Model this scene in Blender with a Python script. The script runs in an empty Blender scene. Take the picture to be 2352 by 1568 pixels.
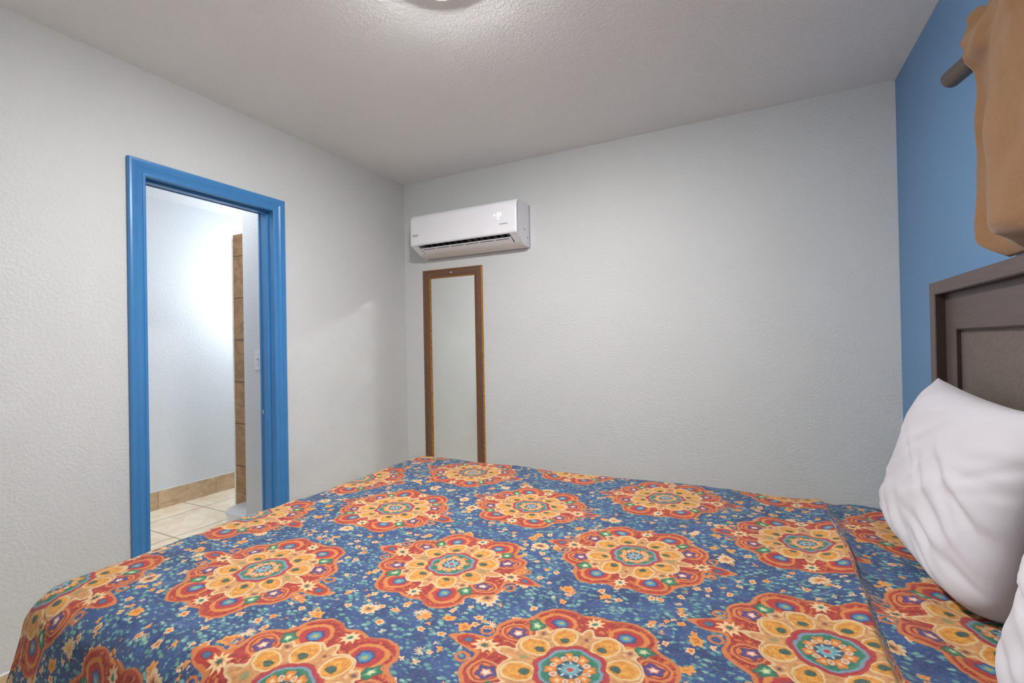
import bpy, bmesh, math, random
from mathutils import Vector, Matrix, noise as mn
random.seed(7)
PI = math.pi

# ---------------------------------------------------------------- camera
cam_d = bpy.data.cameras.new('camera')
cam = bpy.data.objects.new('camera', cam_d)
bpy.context.scene.collection.objects.link(cam)
cam_d.sensor_fit = 'HORIZONTAL'
cam_d.sensor_width = 36.0
cam_d.lens = 1084.41 / 2352 * 36.0
cam_d.clip_start = 0.02
_y, _p, _r = math.radians(26.916), math.radians(0.359), math.radians(-1.049)
_F = Vector((-math.sin(_y)*math.cos(_p), math.cos(_y)*math.cos(_p), math.sin(_p)))
_R = _F.cross(Vector((0, 0, 1))).normalized()
_U = _R.cross(_F)
_R2 = _R*math.cos(_r) + _U*math.sin(_r)
_U2 = -_R*math.sin(_r) + _U*math.cos(_r)
m = Matrix((_R2, _U2, -_F)).transposed().to_4x4()
m.translation = (2.2994, -2.7859, 1.2361)
cam.matrix_world = m
sc = bpy.context.scene
sc.camera = cam

# ---------------------------------------------------------------- world, exposure
SKY = 1.6               # sky strength, fills the room through the added window behind the camera
world = bpy.data.worlds.new('world')
sc.world = world
world.use_nodes = True
world.node_tree.nodes['Background'].inputs[0].default_value = (0.92, 0.96, 1.0, 1)
world.node_tree.nodes['Background'].inputs[1].default_value = SKY
sc.view_settings.view_transform = 'Standard'
sc.view_settings.look = 'None'
sc.view_settings.gamma = 1.0
sc.view_settings.use_curve_mapping = False
sc.view_settings.exposure = 0.0
sc.cycles.sample_clamp_indirect = 350.0
sc.cycles.blur_glossy = 0.0            # keeps the lamp's reflection off the mirror crisp on the wall
sc.cycles.caustics_reflective = True

LAMP_EMIT = 485.0        # emission strength of the ceiling dome
VANITY_EMIT = 70.0
BATH_FILL_EMIT = 60.0

W = 2.921               # blue wall
H = 2.44                # ceiling
YB = -3.40              # wall behind the camera
WT = 0.11               # thickness of the wall with the doorway

# ---------------------------------------------------------------- helpers
C = sc.collection


def srgb(r, g, b):
    def f(c):
        c /= 255.0
        return c/12.92 if c <= 0.04045 else ((c+0.055)/1.055)**2.4
    return (f(r), f(g), f(b), 1.0)


def obj(name, bm, mat, parent=None, smooth=False, auto=None, loc=None):
    me = bpy.data.meshes.new(name)
    bmesh.ops.recalc_face_normals(bm, faces=bm.faces[:])
    bm.to_mesh(me)
    bm.free()
    o = bpy.data.objects.new(name, me)
    C.objects.link(o)
    for mm in (mat if isinstance(mat, (list, tuple)) else [mat]):
        me.materials.append(mm)
    if smooth:
        for p in me.polygons:
            p.use_smooth = True
        if auto:
            me.set_sharp_from_angle(angle=math.radians(auto))
    if parent:
        o.parent = parent
    return o


def thing(name, label, cat, loc=(0, 0, 0), group=None):
    o = bpy.data.objects.new(name, None)
    o.empty_display_size = 0.1
    C.objects.link(o)
    o.location = loc
    o['label'] = label
    o['category'] = cat
    if group:
        o['group'] = group
    return o


def tag(o, label, cat, group=None):
    o['label'] = label
    o['category'] = cat
    if group:
        o['group'] = group
    return o


def struct(o):
    o['kind'] = 'structure'
    return o


def keep(o, parent):
    """parent a mesh given in world coordinates to an Empty away from the origin"""
    o.parent = parent
    o.matrix_parent_inverse = Matrix.Translation(-Vector(parent.location))
    return o


def box(bm, a, b, bev=0.0, seg=2, mi=0):
    x0, y0, z0 = [min(p, q) for p, q in zip(a, b)]
    x1, y1, z1 = [max(p, q) for p, q in zip(a, b)]
    r = bmesh.ops.create_cube(bm, size=1.0)
    vs = r['verts']
    for v in vs:
        v.co = Vector((x0+(v.co.x+.5)*(x1-x0), y0+(v.co.y+.5)*(y1-y0), z0+(v.co.z+.5)*(z1-z0)))
    fs = {f for v in vs for f in v.link_faces}
    for f in fs:
        f.material_index = mi
    if bev > 0:
        es = list({e for v in vs for e in v.link_edges})
        bmesh.ops.bevel(bm, geom=es, offset=bev, segments=seg, profile=0.6, affect='EDGES')
    return bm


def boxes(name, lst, mat, parent=None, bev=0.0, smooth=False):
    bm = bmesh.new()
    for a, b in lst:
        box(bm, a, b, bev)
    return obj(name, bm, mat, parent, smooth, 40 if smooth else None)


def sweep(bm, rings, closed_profile=True, closed_path=False, caps=True):
    """rings: list of lists of points (same length)"""
    vr = [[bm.verts.new(p) for p in r] for r in rings]
    n = len(vr[0])
    m_ = len(vr)
    for i in range(m_ if closed_path else m_-1):
        a, b = vr[i], vr[(i+1) % m_]
        for j in range(n if closed_profile else n-1):
            k = (j+1) % n
            bm.faces.new((a[j], a[k], b[k], b[j]))
    if caps and not closed_path and closed_profile:
        bm.faces.new(vr[0][::-1])
        bm.faces.new(vr[-1])
    return vr


def tube(bm, pts, r, n=14, caps=True):
    rings = []
    pts = [Vector(p) for p in pts]
    up = Vector((0, 0, 1))
    for i, p in enumerate(pts):
        d = (pts[min(i+1, len(pts)-1)] - pts[max(i-1, 0)]).normalized()
        a = d.cross(up)
        if a.length < 1e-3:
            a = d.cross(Vector((1, 0, 0)))
        a.normalize()
        b = a.cross(d)
        rr = r[i] if isinstance(r, (list, tuple)) else r
        rings.append([p + (a*math.cos(t) + b*math.sin(t))*rr for t in [2*PI*k/n for k in range(n)]])
    sweep(bm, rings, caps=caps)


def lathe(bm, prof, c, n=48, axis='Z'):
    """prof: list of (radius, height)"""
    rings = []
    for r, h in prof:
        rings.append([Vector((c[0]+r*math.cos(2*PI*k/n), c[1]+r*math.sin(2*PI*k/n), c[2]+h)) for k in range(n)])
    sweep(bm, rings, caps=True)


# ---------------------------------------------------------------- node helper
class NT:
    def __init__(s, name):
        s.mat = bpy.data.materials.new(name)
        s.mat.use_nodes = True
        s.t = s.mat.node_tree
        s.n = s.t.nodes
        s.l = s.t.links
        s.bsdf = s.n['Principled BSDF']

    def put(s, sock, v):
        if v is None:
            return
        if hasattr(v, 'is_output'):
            s.l.new(v, sock)
        else:
            sock.default_value = v

    def math(s, op, a, b=None, c=None):
        n = s.n.new('ShaderNodeMath')
        n.operation = op
        s.put(n.inputs[0], a)
        s.put(n.inputs[1], b)
        s.put(n.inputs[2], c)
        return n.outputs[0]

    def vmath(s, op, a, b=None, out=0):
        n = s.n.new('ShaderNodeVectorMath')
        n.operation = op
        s.put(n.inputs[0], a)
        if b is not None:
            if op == 'SCALE':
                s.put(n.inputs[3], b)
            else:
                s.put(n.inputs[1], b)
        return n.outputs[1] if op in ('LENGTH', 'DOT_PRODUCT', 'DISTANCE') else n.outputs[0]

    def xyz(s, v):
        n = s.n.new('ShaderNodeSeparateXYZ')
        s.l.new(v, n.inputs[0])
        return n.outputs

    def comb(s, x, y, z=0.0):
        n = s.n.new('ShaderNodeCombineXYZ')
        s.put(n.inputs[0], x)
        s.put(n.inputs[1], y)
        s.put(n.inputs[2], z)
        return n.outputs[0]

    def coord(s, which='Object'):
        return s.n.new('ShaderNodeTexCoord').outputs[which]

    def noise(s, v, scale, detail=2.0, rough=0.5, color=False, dist=0.0):
        n = s.n.new('ShaderNodeTexNoise')
        s.put(n.inputs['Vector'], v)
        n.inputs['Scale'].default_value = scale
        n.inputs['Detail'].default_value = detail
        n.inputs['Roughness'].default_value = rough
        n.inputs['Distortion'].default_value = dist
        return n.outputs['Color' if color else 'Fac']

    def voro(s, v, scale, rnd=1.0, feature='F1'):
        n = s.n.new('ShaderNodeTexVoronoi')
        n.feature = feature
        s.put(n.inputs['Vector'], v)
        n.inputs['Scale'].default_value = scale
        n.inputs['Randomness'].default_value = rnd
        return n.outputs

    def ramp(s, f, stops, interp='LINEAR'):
        n = s.n.new('ShaderNodeValToRGB')
        n.color_ramp.interpolation = interp
        e = n.color_ramp.elements
        e[0].position, e[0].color = stops[0]
        e[1].position, e[1].color = stops[1]
        for p, c in stops[2:]:
            q = e.new(p)
            q.color = c
        s.l.new(f, n.inputs[0])
        return n.outputs

    def mix(s, f, a, b, mode='MIX'):
        n = s.n.new('ShaderNodeMix')
        n.data_type = 'RGBA'
        n.blend_type = mode
        s.put(n.inputs[0], f)
        s.put(n.inputs[6], a)
        s.put(n.inputs[7], b)
        return n.outputs[2]

    def mixv(s, f, a, b):
        n = s.n.new('ShaderNodeMix')
        n.data_type = 'VECTOR'
        s.put(n.inputs[0], f)
        s.put(n.inputs[4], a)
        s.put(n.inputs[5], b)
        return n.outputs[1]

    def rng(s, f, a, b, c=0.0, d=1.0, smooth=True):
        n = s.n.new('ShaderNodeMapRange')
        n.interpolation_type = 'SMOOTHSTEP' if smooth else 'LINEAR'
        s.put(n.inputs[0], f)
        n.inputs[1].default_value = a
        n.inputs[2].default_value = b
        n.inputs[3].default_value = c
        n.inputs[4].default_value = d
        return n.outputs[0]

    def maptex(s, v, loc, rot, scale):
        n = s.n.new('ShaderNodeMapping')
        n.vector_type = 'TEXTURE'
        s.l.new(v, n.inputs[0])
        n.inputs[1].default_value = (loc[0], loc[1], 0)
        n.inputs[2].default_value = (0, 0, rot)
        n.inputs[3].default_value = (scale[0], scale[1], 1)
        return n.outputs[0]

    def mapp(s, v, scale, rot=(0, 0, 0), loc=(0, 0, 0)):
        n = s.n.new('ShaderNodeMapping')
        s.l.new(v, n.inputs[0])
        n.inputs[1].default_value = loc
        n.inputs[2].default_value = rot
        n.inputs[3].default_value = scale
        return n.outputs[0]

    def bump(s, h, strength, dist, normal=None):
        n = s.n.new('ShaderNodeBump')
        n.inputs['Strength'].default_value = strength
        n.inputs['Distance'].default_value = dist
        s.l.new(h, n.inputs['Height'])
        if normal is not None:
            s.l.new(normal, n.inputs['Normal'])
        return n.outputs[0]

    def done(s, color=None, rough=None, normal=None, metal=None, spec=None, sheen=None, coat=None):
        b = s.bsdf.inputs
        s.put(b['Base Color'], color)
        s.put(b['Roughness'], rough)
        if normal is not None:
            s.l.new(normal, b['Normal'])
        s.put(b['Metallic'], metal)
        s.put(b['Specular IOR Level'], spec)
        s.put(b['Sheen Weight'], sheen)
        s.put(b['Coat Weight'], coat)
        return s.mat


def paint_wall(name, col, rough=0.55, bs=0.24, scale=85, spec=0.35):
    n = NT(name)
    v = n.coord()
    n1 = n.noise(v, scale, 2.5, 0.55)
    n2 = n.noise(v, scale*2.4, 2, 0.5)
    h = n.math('ADD', n.rng(n1, 0.38, 0.66), n.math('MULTIPLY', n2, 0.35))
    n3 = n.noise(v, 1.3, 2, 0.5)
    c = n.mix(n.rng(n3, 0.3, 0.7, 0, 1), tuple(x*0.985 for x in col[:3])+(1,), col)
    return n.done(c, rough, n.bump(h, bs, 0.004), spec=spec)


def knock_ceiling(name, col):
    n = NT(name)
    v = n.coord()
    d = n.noise(v, 34, 2, 0.5, color=True)
    vv = n.vmath('ADD', v, n.vmath('SCALE', d, 0.03))
    n1 = n.noise(vv, 85, 4, 0.6)
    h = n.rng(n1, 0.42, 0.62)
    n2 = n.noise(v, 160, 2, 0.5)
    h = n.math('ADD', h, n.math('MULTIPLY', n2, 0.25))
    return n.done(col, 0.6, n.bump(h, 0.38, 0.005), spec=0.3)


def simple(name, col, rough=0.5, metal=0.0, spec=0.5, coat=None, bump=None, var=0.0):
    n = NT(name)
    v = n.coord()
    c = col
    if var:
        k = n.noise(v, 18, 3, 0.6)
        c = n.mix(n.rng(k, 0.3, 0.7), tuple(x*(1-var) for x in col[:3])+(1,), col)
    nm = None
    if bump:
        nm = n.bump(n.noise(v, bump[0], 2, 0.5), bump[1], 0.002)
    return n.done(c, rough, nm, metal, spec, coat=coat)


M = {}
M['wall'] = paint_wall('painted plaster', srgb(204, 206, 205))
M['wall_blue'] = paint_wall('blue painted plaster', srgb(100, 137, 176), 0.6, 0.12, 60)
M['wall_bath'] = paint_wall('bathroom plaster', srgb(218, 221, 224), 0.5, 0.26, 85)
M['ceiling'] = knock_ceiling('knockdown ceiling', srgb(230, 231, 231))
M['ceiling_bath'] = knock_ceiling('bathroom ceiling texture', srgb(225, 227, 230))
M['blue_trim'] = simple('blue trim enamel', srgb(64, 130, 188), 0.3, 0, 0.5, bump=(60, 0.05), var=0.05)
M['white_plastic'] = simple('white plastic', srgb(232, 232, 236), 0.28, 0, 0.5)
M['ac_body'] = simple('white moulded shell', srgb(234, 234, 238), 0.3, 0, 0.5)
M['ac_under'] = simple('off white moulded base', srgb(222, 216, 211), 0.4, 0, 0.5)
M['dark_cavity'] = simple('dark outlet plastic', srgb(48, 42, 42), 0.6)
M['grey_mark'] = simple('grey print', srgb(150, 150, 156), 0.5)
M['dark_mark'] = simple('dark print', srgb(95, 92, 96), 0.5)
M['chrome'] = simple('brushed steel', srgb(200, 200, 200), 0.3, 1.0)
M['acrylic'] = simple('white acrylic', srgb(236, 238, 240), 0.2, 0, 0.5)
M['white_trim'] = simple('white edge trim', srgb(232, 232, 228), 0.45)


def emis(name, col, st):
    n = NT(name)
    n.bsdf.inputs['Base Color'].default_value = col
    n.bsdf.inputs['Emission Color'].default_value = col
    n.bsdf.inputs['Emission Strength'].default_value = st
    return n.mat


M['lamp_glass'] = emis('lit opal glass', (1.0, 0.992, 0.985, 1), LAMP_EMIT)
M['bath_fill_glass'] = emis('lit cool fill dome', (0.95, 0.98, 1.0, 1), BATH_FILL_EMIT)
M['vanity_glass'] = emis('lit cool bulb glass', (0.86, 0.93, 1.0, 1), VANITY_EMIT)
M['led'] = emis('lit display segments', (0.9, 0.87, 1.0, 1), 1.3)


def tile_mat(name, c1, c2, grout, sx, sy, axes, off=(0, 0), g=0.006, rough=0.35):
    """rectangular tiles of stone look; axes picks the two coordinates"""
    n = NT(name)
    v = n.coord()
    o = n.xyz(v)
    a = n.math('DIVIDE', n.math('ADD', o[axes[0]], off[0]), sx)
    b = n.math('DIVIDE', n.math('ADD', o[axes[1]], off[1]), sy)
    fa = n.math('ABSOLUTE', n.math('SUBTRACT', n.math('FRACT', a), 0.5))
    fb = n.math('ABSOLUTE', n.math('SUBTRACT', n.math('FRACT', b), 0.5))
    ga = n.rng(fa, 0.5-g/sx, 0.5-g/sx*0.4)
    gb = n.rng(fb, 0.5-g/sy, 0.5-g/sy*0.4)
    gm = n.math('MAXIMUM', ga, gb)
    cell = n.comb(n.math('FLOOR', a), n.math('FLOOR', b), 0)
    wn = n.n.new('ShaderNodeTexWhiteNoise')
    wn.noise_dimensions = '3D'
    n.l.new(cell, wn.inputs['Vector'])
    vv = n.vmath('ADD', v, n.vmath('SCALE', wn.outputs['Color'], 3.0))
    s1 = n.noise(n.mapp(vv, (1, 1, 2.2)), 7, 5, 0.62, dist=1.2)
    s2 = n.noise(vv, 30, 3, 0.6)
    f = n.math('ADD', n.math('MULTIPLY', s1, 0.8), n.math('MULTIPLY', s2, 0.2))
    col = n.mix(n.rng(f, 0.35, 0.65), c1, c2)
    col = n.mix(n.math('MULTIPLY', wn.outputs['Value'], 0.25), col, c2)
    col = n.mix(gm, col, grout)
    nm = n.bump(n.math('SUBTRACT', 1.0, gm), 0.4, 0.002)
    return n.done(col, n.math('ADD', n.math('MULTIPLY', gm, 0.4), rough), nm, spec=0.5)


M['floor_tile'] = tile_mat('beige floor tile', srgb(250, 236, 214), srgb(234, 212, 180), srgb(160, 142, 120),
                           0.445, 0.445, (0, 1), (1.476+0.11, 0.57))
M['stub_tile'] = tile_mat('brown shower tile', srgb(176, 140, 100), srgb(140, 104, 70), srgb(96, 76, 56),
                          0.60, 0.305, (0, 2), (0.3, -0.085), 0.005)
M['base_tile'] = tile_mat('tan baseboard tile', srgb(212, 186, 152), srgb(184, 154, 118), srgb(150, 130, 106),
                          0.445, 0.6, (1, 2), (0.31, 0.3), 0.003)
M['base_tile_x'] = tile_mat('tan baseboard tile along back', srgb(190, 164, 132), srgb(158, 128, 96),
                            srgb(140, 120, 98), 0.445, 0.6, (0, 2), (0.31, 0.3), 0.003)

# mirror frame wood and gilding
n = NT('brown embossed frame')
v = n.coord()
nz = n.noise(n.mapp(v, (60, 60, 60)), 4, 4, 0.7)
w = n.noise(n.mapp(v, (25, 25, 25)), 3, 3, 0.6)
c = n.mix(n.rng(nz, 0.35, 0.65), srgb(92, 62, 46), srgb(118, 84, 62))
c = n.mix(n.rng(w, 0.62, 0.8), c, srgb(150, 116, 88))
M['frame_wood'] = n.done(c, 0.5, n.bump(nz, 0.5, 0.002))
n = NT('gilded edge')
v = n.coord()
nz = n.noise(v, 90, 3, 0.6)
c = n.mix(n.rng(nz, 0.35, 0.7), srgb(206, 150, 58), srgb(150, 96, 36))
M['gold'] = n.done(c, 0.38, metal=0.45)
n = NT('silvered mirror glass')
M['mirror'] = n.done((0.86, 0.88, 0.86, 1), 0.015, metal=1.0)

# headboard
n = NT('dark walnut laminate')
v = n.coord()
g = n.noise(n.mapp(v, (4, 3, 40)), 3, 4, 0.6)
c = n.mix(n.rng(g, 0.3, 0.7), srgb(78, 66, 64), srgb(88, 75, 71))
M['headboard'] = n.done(c, 0.42, n.bump(g, 0.05, 0.001), spec=0.5)
n = NT('brown faux leather')
v = n.coord()
g = n.voro(v, 210, 1.0)[0]
g2 = n.noise(v, 90, 3, 0.6)
h = n.math('ADD', g, n.math('MULTIPLY', g2, 0.6))
c = n.mix(n.rng(g2, 0.3, 0.7), srgb(92, 80, 74), srgb(104, 91, 85))
M['leather'] = n.done(c, 0.45, n.bump(h, 0.45, 0.003), spec=0.5)
M['bronze'] = simple('aged bronze rod', srgb(92, 82, 76), 0.4, 0.4, 0.5)

# curtain
n = NT('tan woven curtain')
v = n.coord()
w1 = n.noise(n.mapp(v, (30, 30, 260)), 3, 3, 0.7)
w2 = n.noise(n.mapp(v, (260, 260, 14)), 2, 3, 0.6)
f = n.math('ADD', n.math('MULTIPLY', w1, 0.6), n.math('MULTIPLY', w2, 0.4))
c = n.mix(n.rng(f, 0.35, 0.65), srgb(122, 91, 63), srgb(134, 101, 71))
M['curtain'] = n.done(c, 0.85, n.bump(f, 0.12, 0.0015), spec=0.15, sheen=0.2)

# pillow cotton
n = NT('white cotton')
v = n.coord()
f = n.noise(v, 300, 2, 0.5)
M['cotton'] = n.done(srgb(190, 187, 192), 0.8, n.bump(f, 0.08, 0.001), spec=0.2, sheen=0.15)
M['mattress'] = simple('mattress ticking', srgb(225, 225, 222), 0.85, bump=(200, 0.2))
M['box_fabric'] = simple('box spring cloth', srgb(70, 66, 64), 0.9)


# ---------------------------------------------------------------- comforter print
def comforter_material():
    n = NT('medallion printed comforter')
    uv = n.n.new('ShaderNodeUVMap')
    uv.uv_map = 'cloth'
    P0 = uv.outputs[0]
    # hand drawn wobble
    wob = n.noise(P0, 26, 2, 0.5, color=True)
    wob = n.vmath('SUBTRACT', wob, (0.5, 0.5, 0.5))
    P = n.vmath('ADD', P0, n.vmath('SCALE', wob, 0.015))
    wob2 = n.vmath('SUBTRACT', n.noise(P0, 120, 1, 0.5, color=True), (0.5, 0.5, 0.5))
    P = n.vmath('ADD', P, n.vmath('SCALE', wob2, 0.0045))
    DX, DY = 0.432, 0.52

    def cell(ox, oy):
        q = n.vmath('ADD', P, (-ox, -oy, 0))
        s = n.xyz(q)
        fx = n.math('SUBTRACT', s[0], n.math('MULTIPLY', n.math('ROUND', n.math('DIVIDE', s[0], 2*DX)), 2*DX))
        fy = n.math('SUBTRACT', s[1], n.math('MULTIPLY', n.math('ROUND', n.math('DIVIDE', s[1], DY)), DY))
        return n.comb(n.math('ABSOLUTE', fx), n.math('ABSOLUTE', fy), 0)
    A = cell(0, 0)
    B = cell(DX, DY/2)
    la, lb = n.vmath('LENGTH', A), n.vmath('LENGTH', B)
    Q = n.mixv(n.math('LESS_THAN', lb, la), A, B)
    Q = n.maptex(Q, (0, 0), 0, (0.93, 0.93))
    D = n.vmath('LENGTH', Q)
    s = n.xyz(Q)
    ang = n.math('ARCTAN2', s[1], s[0])

    cr = srgb
    BLUE, BLUE2 = cr(28, 63, 114), cr(48, 90, 146)
    ORG, ORG2, RED, RED2 = cr(216, 122, 60), cr(226, 140, 56), cr(184, 50, 44), cr(152, 40, 48)
    CREAM, TAN, YEL, YEL2 = cr(232, 200, 150), cr(202, 140, 88), cr(238, 172, 72), cr(214, 138, 54)
    GRN, TEAL, LTEAL = cr(34, 118, 98), cr(46, 120, 138), cr(126, 178, 170)

    def al(c, a):
        return (c[0], c[1], c[2], a)

    def dist(v, loc, sc_=(1, 1), rot=0):
        return n.vmath('LENGTH', n.maptex(v, loc, rot, sc_))

    # ---------- background
    m1 = n.noise(P, 14, 3, 0.6)
    col = n.mix(n.rng(m1, 0.3, 0.7), BLUE, BLUE2)
    st = n.noise(P, 9, 1, 0.4, dist=0.6)
    stem = n.rng(n.math('ABSOLUTE', n.math('SUBTRACT', st, 0.5)), 0.0, 0.006, 0.55, 0)
    col = n.mix(stem, col, cr(120, 140, 190))

    def scatter(col, scale, rad, present, stops, petals=0, amp=0.2, stretch=None, off=0.0, skew=0.0):
        v = n.mapp(P, (1, stretch or 1, 1), (0, 0, skew), (off, off*1.7, 0))
        vo = n.voro(v, scale, 0.8)
        # voronoi: Distance, Color, Position
        d = vo[0]
        local = n.vmath('SUBTRACT', v, vo[2])
        ln = n.math('DIVIDE', d, rad*scale)
        cs = n.xyz(vo[1])
        if petals:
            ls = n.xyz(local)
            a = n.math('ADD', n.math('ARCTAN2', ls[1], ls[0]), n.math('MULTIPLY', cs[1], 6.0))
            ln = n.math('MULTIPLY', ln, n.math('ADD', 1.0, n.math('MULTIPLY', n.math('SUBTRACT', 1.0, n.math('ABSOLUTE', n.math('COSINE', n.math('MULTIPLY', a, petals/2)))), amp*1.8)))
            # open fans: one side of the flower is cut away
            ln = n.math('ADD', ln, n.math('MULTIPLY', n.rng(n.math('COSINE', a), 0.55, 1.0), 0.35))
        ln = n.math('MULTIPLY', ln, n.math('ADD', 0.75, n.math('MULTIPLY', cs[2], 0.55)))
        r = n.ramp(ln, stops)
        f = n.math('MULTIPLY', r[1], n.math('LESS_THAN', cs[0], present))
        return n.mix(f, col, r[0])
    col = scatter(col, 66, 0.0062, 0.92, [(0.0, al(cr(126, 174, 166), 1)), (0.6, al(cr(92, 150, 150), 1)),
                                          (0.85, al(cr(72, 132, 140), .9)), (1.0, al(TEAL, 0))], stretch=1.5, skew=0.7)
    col = scatter(col, 54, 0.0062, 0.75, [(0.0, al(cr(170, 200, 190), 1)), (0.6, al(LTEAL, 1)),
                                          (0.85, al(cr(84, 144, 150), .9)), (1.0, al(TEAL, 0))], stretch=1.6, skew=-0.8, off=3.3)
    col = scatter(col, 34, 0.0092, 0.85, [(0.0, al(cr(170, 70, 50), 1)), (0.3, al(cr(228, 130, 56), 1)),
                                          (0.6, al(cr(240, 180, 110), 1)), (0.85, al(cr(246, 214, 180), 1)),
                                          (1.0, al(cr(200, 170, 170), 0))], petals=5, amp=0.22, off=1.3)
    col = scatter(col, 31, 0.0085, 0.5, [(0.0, al(cr(190, 90, 50), 1)), (0.4, al(cr(232, 140, 70), 1)),
                                         (0.9, al(cr(236, 168, 96), 1)), (1.0, al(ORG, 0))], petals=5, amp=0.2, off=9.3)
    col = scatter(col, 20, 0.0150, 0.5, [(0.0, al(cr(230, 190, 120), 1)), (0.3, al(cr(190, 96, 44), 1)),
                                          (0.5, al(cr(236, 150, 60), 1)), (0.9, al(cr(240, 172, 84), 1)),
                                          (1.0, al(ORG, 0))], petals=6, amp=0.2, off=5.1)
    col = scatter(col, 12, 0.0215, 0.85, [(0.0, al(cr(36, 90, 92), 1)), (0.22, al(cr(46, 86, 110), 1)),
                                           (0.34, al(cr(196, 104, 52), 1)), (0.55, al(cr(240, 176, 104), 1)),
                                           (0.78, al(cr(236, 210, 172), 1)), (0.95, al(cr(230, 196, 156), 1)),
                                           (1.0, al(CREAM, 0))], petals=11, amp=0.17, off=7.7)

    # ---------- medallion body
    def umin(lst):
        r = lst[0]
        for q in lst[1:]:
            r = n.math('SMOOTH_MIN', r, q, 0.016)
        return r

    def circ(x, y, r):
        return n.math('SUBTRACT', dist(Q, (x, y)), r)

    def elli(x, y, rx, ry, rot=0):
        return n.math('MULTIPLY', n.math('SUBTRACT', dist(Q, (x, y), (rx, ry), rot), 1.0), min(rx, ry))

    curl = n.math('ABSOLUTE', n.math('SUBTRACT', dist(Q, (0.214, 0.050)), 0.0125))
    cf = n.rng(curl, 0.002, 0.0045, 1, 0)
    col = n.mix(cf, col, ORG)
    body = umin([circ(0, 0, 0.198), circ(0.078, 0.147, 0.062), circ(0.150, 0.073, 0.050),
                 circ(0, 0.168, 0.032), elli(0.205, 0.0, 0.064, 0.028), elli(0.252, 0.0, 0.024, 0.010)])
    mot = n.noise(P, 95, 3, 0.65)
    inner = n.mix(n.rng(mot, 0.46, 0.58), RED, RED2)
    inner = n.mix(n.rng(n.noise(P, 60, 3, 0.7), 0.54, 0.60), inner, ORG)
    edge = n.mix(n.rng(mot, 0.4, 0.6), ORG, cr(214, 132, 80))
    bodyc = n.mix(n.rng(body, -0.011, -0.007), inner, edge)
    col = n.mix(n.rng(body, -0.0015, 0.0012, 1, 0), col, bodyc)

    def blob(col, loc, sc_, stops, rot=0, petals=0, amp=0.15):
        v = n.maptex(Q, loc, rot, sc_)
        d = n.vmath('LENGTH', v)
        if petals:
            q = n.xyz(v)
            a = n.math('ARCTAN2', q[1], q[0])
            d = n.math('MULTIPLY', d, n.math('ADD', 1.0, n.math('MULTIPLY', n.math('COSINE', n.math('MULTIPLY', a, petals)), amp)))
        r = n.ramp(d, stops)
        return n.mix(r[1], col, r[0])

    OT = cr(220, 134, 78)
    # lobes: rings of orange and red round a blue eye
    col = blob(col, (0.079, 0.146), (0.045, 0.042), [(0.0, al(RED, 1)), (0.70, al(RED, 1)), (0.76, al(OT, 1)), (0.88, al(ORG2, 1)),
                                                     (0.95, al(OT, 1)), (1.0, al(OT, 0))])
    col = blob(col, (0.075, 0.144), (0.033, 0.031), [(0.0, al(cr(214, 170, 84), 1)), (0.14, al(cr(150, 180, 120), 1)),
                                                     (0.24, al(cr(84, 160, 176), 1)), (0.38, al(cr(70, 130, 180), 1)),
                                                     (0.5, al(cr(52, 74, 136), 1)), (0.6, al(cr(110, 50, 90), 1)), (0.66, al(RED, 1)),
                                                     (0.92, al(cr(190, 50, 60), 1)), (1.0, al(RED, 0))], petals=6, amp=0.06)
    col = blob(col, (0.149, 0.071), (0.037, 0.033), [(0.0, al(OT, 1)), (0.56, al(OT, 1)), (0.62, al(ORG2, 1)),
                                                     (0.68, al(RED, 1)), (0.76, al(RED2, 1)), (0.82, al(OT, 1)), (0.94, al(OT, 1)), (1.0, al(OT, 0))])
    col = blob(col, (0.145, 0.070), (0.024, 0.022), [(0.0, al(cr(250, 236, 220), 1)), (0.22, al(cr(244, 214, 190), 1)),
                                                     (0.36, al(cr(226, 130, 90), 1)), (0.46, al(cr(66, 70, 140), 1)),
                                                     (0.74, al(cr(74, 66, 128), 1)), (0.84, al(RED2, 1)), (1.0, al(OT, 0))], petals=5, amp=0.16)
    # broad red scroll across each large lobe
    arc = n.math('ABSOLUTE', n.math('SUBTRACT', dist(Q, (0.072, 0.142)), 0.059))
    side = n.rng(n.math('SUBTRACT', s[1], n.math('MULTIPLY', s[0], 0.3)), 0.125, 0.14)
    col = n.mix(n.math('MULTIPLY', n.rng(arc, 0.002, 0.005, 0.8, 0), side), col, RED)
    # green flowers between the lobes
    col = blob(col, (0.119, 0.113), (0.024, 0.018), [(0.0, al(cr(250, 238, 200), 1)), (0.25, al(cr(190, 214, 160), 1)),
                                                     (0.45, al(cr(48, 140, 104), 1)), (0.85, al(cr(28, 104, 88), 1)), (1.0, al(GRN, 0))],
               rot=0.8, petals=5, amp=0.18)
    # tip eye and flowers on the axes
    col = blob(col, (0.232, 0), (0.030, 0.020), [(0.0, al(TEAL, 1)), (0.3, al(cr(64, 110, 150), 1)), (0.42, al(cr(110, 50, 80), 1)),
                                                 (0.5, al(RED, 1)), (0.9, al(RED, 1)), (1.0, al(RED, 0))])
    col = blob(col, (0.188, 0), (0.026, 0.022), [(0.0, al(cr(40, 100, 130), 1)), (0.22, al(cr(36, 96, 84), 1)), (0.36, al(cr(230, 150, 70), 1)),
                                                 (0.6, al(cr(250, 226, 186), 1)), (0.86, al(cr(236, 170, 100), 1)), (1.0, al(ORG, 0))],
               petals=9, amp=0.24)
    col = blob(col, (0, 0.172), (0.020, 0.020), [(0.0, al(cr(40, 110, 96), 1)), (0.25, al(cr(46, 120, 100), 1)), (0.4, al(cr(250, 226, 186), 1)),
                                                 (0.8, al(cr(240, 190, 130), 1)), (1.0, al(ORG, 0))], petals=8, amp=0.24)

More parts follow.
